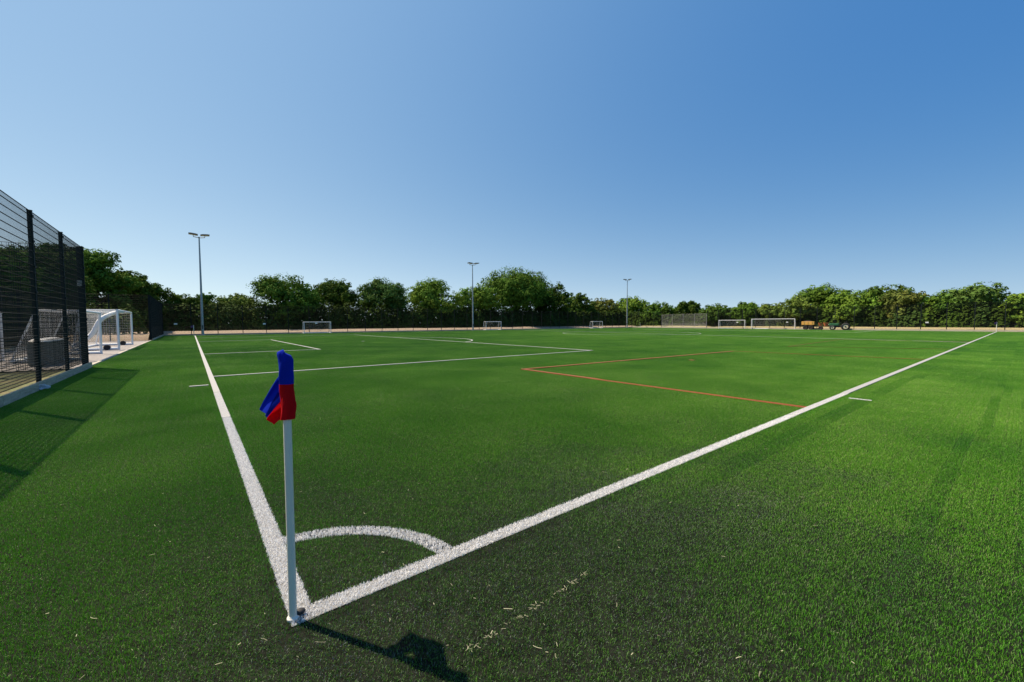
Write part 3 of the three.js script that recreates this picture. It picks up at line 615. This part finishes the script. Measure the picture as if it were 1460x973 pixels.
const TREES = [
  ['tree behind the near fence, cut by the left edge of the picture', -13.0, -46.1, 8.4, 3.6, 'mid'],
  ['tree behind the near fence, seen between its two nearest posts', -13.0, -60.5, 9.9, 4.4, 'dark'],
  ['tall tree behind the end post of the near fence', -13.0, -75.4, 12.2, 4.4, 'dark'],
  ['big dark tree rising just right of the near fence end', -9.8, -70.7, 11.4, 4.2, 'mid'],
  ['dark tree sloping down right of the big left tree, above stored goals', -7.2, -75.0, 9.2, 3.2, 'dark'],
  ['low round tree above the edge-on fence at left', -4.9, -73.0, 7.4, 3.4, 'dark'],
  ['small dark tree just left of the first light mast', -1.2, -74.0, 6.5, 2.4, 'dark'],
  ['small tree just right of the first light mast', 1.9, -76.0, 6.4, 2.0, 'mid'],
  ['low pale olive tree between first mast and the leftmost large tree', 5.9, -80.0, 6.7, 3.6, 'olive'],
  ['large leafy tree above and left of the leftmost small goal', 11.9, -74.0, 9.9, 5.0, 'mid', { n: 12000, lobes: 20 }],
  ['dark round tree right above the leftmost small goal', 20.9, -78.0, 10.2, 4.3, 'dark', { base: 2.2 }],
  ['dark open tree in the middle between two goals at left', 29.5, -77.0, 10.5, 5.0, 'cool', { base: 2.4 }],
  ['round-topped light green tree left of the second light mast', 40.3, -76.0, 10.8, 6.4, 'light', { n: 12000, lobes: 18 }],
  ['light green tree right behind the second light mast', 51.0, -75.0, 10.6, 5.0, 'light'],
  ['biggest tree in the row, above the second small goal', 63.6, -77.5, 15.4, 9.6, 'mid', { n: 20000, lobes: 30 }],
  ['dark tree forming the right shoulder of the biggest tree', 73.4, -74.0, 12.2, 5.2, 'dark', { n: 10000 }],
  ['dark pointed tree above the third small goal', 86.0, -76.0, 9.9, 4.6, 'dark'],
  ['reddish-tinged tree left of the third light mast', 99.1, -78.0, 9.2, 5.0, 'rust'],
  ['broad light green tree behind the third light mast', 115.0, -80.0, 10.3, 6.4, 'light'],
  ['low green tree left of the grey fence section', 106.0, -63.5, 7.5, 4.9, 'mid'],
  ['small dark round tree above the grey fence section', 108.0, -55.6, 7.8, 3.3, 'dark', { base: 2 }],
  ['low dark tree left of the medium-width goal', 100.0, -44.6, 5.8, 3.8, 'dark'],
  ['round green tree above the medium-width goal', 100.0, -37.2, 6.3, 3.7, 'mid'],
  ['green tree above the widest goal, left part', 100.0, -31.7, 6.1, 3.4, 'olive'],
  ['olive tree above the right post of the widest goal', 98.6, -27.2, 7.0, 4.0, 'olive'],
  ['tall broad tree behind the orange machines', 105.0, -24.3, 9.6, 5.4, 'mid', { n: 12000 }],
  ['bright green tree above the green tractor', 98.0, -18.0, 7.7, 4.3, 'light'],
  ['taller dark tree showing behind the row, right of the tractor', 106.0, -14.0, 9.1, 4.6, 'dark'],
  ['rust-tinged tree in the right part of the row', 98.0, -10.9, 7.1, 3.9, 'rust'],
  ['mid green tree left of the large far-right tree', 97.0, -6.6, 6.5, 3.0, 'mid'],
  ['large flat-topped tree above the far right corner flag', 99.0, -2.7, 7.6, 4.6, 'cool', { n: 13000, lobes: 20 }],
  ['light green tree cut by the right edge of the picture', 96.0, 2.3, 5.8, 2.9, 'light'],
  ['tree beyond the right edge, next in the far row', 95, 9, 6.5, 3.5, 'mid', { n: 4000 }],
];
for (const [label, x, z, H, W, tn, o] of TREES) {
  const k = z < -70 && x > -6 ? 1.07 : 1;
  tree(label, CX + (x - CX) * k, -CU + (z + CU) * k, 1.52 + (H - 1.52) * k, W * 1.08 * k, tn, o);
}

// hedge and undergrowth behind the fences: reads as one mass
{
  const R = rng(606), pos = [], col = [];
  const tones = [TONES.dark, TONES.mid, TONES.cool, TONES.olive, TONES.light];
  const clump = (x, z, H, W) => {
    const base = tones[(R() * R() * 5) | 0], n = 620, dist = Math.hypot(x - CX, z + CU), s = Math.max(0.12, dist * 0.0027);
    for (let i = 0; i < n; i++) {
      let d = V3(R() - 0.5, R() * 0.5 - 0.03, R() - 0.5); if (d.lengthSq() > 0.25 || d.lengthSq() < 1e-4) { i--; continue; } d.normalize();
      const rr = 0.75 + 0.3 * noise.noise(d.x * 3 + x, d.y * 3, d.z * 3 + z) + 0.12 * R();
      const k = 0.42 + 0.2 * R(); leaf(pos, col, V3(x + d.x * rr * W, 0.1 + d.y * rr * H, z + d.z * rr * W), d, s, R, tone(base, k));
    }
  };
  for (let v = -16; v < 122; v += 1.55) { const b = 4.6 + 0.9 * fbm(v * 0.11, 3.3); clump(v + (R() - 0.5), -(76 + R() * 1.6), b + 0.25 + R() * 0.9, 1.7 + R() * 0.6); clump(v + R(), -(79 + R() * 2), b + 0.7 + R() * 1.2, 2.2); }
  for (let u = -14; u < 76; u += 1.55) { const b = 4.0 + 0.8 * fbm(u * 0.11, 8.3); if (Math.abs(u - 11.8) > 0.75 && Math.abs(u + 1.9) > 0.6) clump(endFence(u) + 6 + R() * 1.2, -u + (R() - 0.5), b + R() * 0.9, 1.7 + R() * 0.6); clump(endFence(u) + 12.4 + R() * 2, -u, b + 0.6 + R(), 2.3); }
  for (let u = 12; u < 72; u += 1.6) { clump(-11 - R() * 1.2, -u, 3.4 + R() * 1.6, 1.8); clump(-14 - R() * 2, -u, 4.4 + R() * 2, 2.3); }
  for (let v = -26; v < 140; v += 2.6) clump(v, -(88 + 5 * R()), 5.2 + R() * 1.6, 2.9);
  for (let u = -24; u < 90; u += 2.6) clump(endFence(u) + 22 + 5 * R(), -u, 5 + R() * 1.4, 2.9);
  for (let v = -11; v < -4.5; v += 1.5) clump(v, -(52.5 + R()), 3.0 + R(), 1.5);
  const m = new THREE.Mesh(foliageGeo(pos, col), leafMat); m.name = numbered('hedgerow'); m.userData.kind = 'stuff';
  tag(m, 'dark hedge and undergrowth running behind the fences under the trees', 'hedge'); scene.add(shade(m));
}

// ---------------------------------------------------------------- things glimpsed through the trees
function car(label, pos, turn, paint) {
  const t = thing('parked_car', label, 'car', pos, turn);
  const s = new THREE.Shape(); s.moveTo(-2.1, 0.3); s.lineTo(-2.15, 0.85); s.quadraticCurveTo(-2.0, 1.0, -1.6, 1.0); s.lineTo(-1.1, 1.42); s.quadraticCurveTo(-0.2, 1.55, 0.5, 1.42); s.lineTo(1.1, 0.98); s.quadraticCurveTo(1.9, 0.9, 2.1, 0.75); s.lineTo(2.15, 0.3);
  part('body', new THREE.ExtrudeGeometry(s, { depth: 1.5, bevelEnabled: true, bevelSize: 0.08, bevelThickness: 0.1, bevelSegments: 2 }).translate(0, 0, -0.75), paint, t);
  part('windows', [bx(1.3, 0.32, 1.74, -0.35, 1.18, 0)], M.carGlass, t);
  for (const x of [-1.3, 1.3]) for (const z of [-0.75, 0.75]) wheel(t, x, 0.32, z, 0.32, 0.22, M.galv);
}
car('dark blue parked car glimpsed through the hedge, right of the tractor', P(11.8, endFence(11.8) + 9.6, 0), Math.PI / 2, M.carBlue);
car('white parked car glimpsed through the hedge at the right edge', P(-1.9, endFence(-1.9) + 9.6, 0), Math.PI / 2, M.white);

renderer.render(scene, camera);
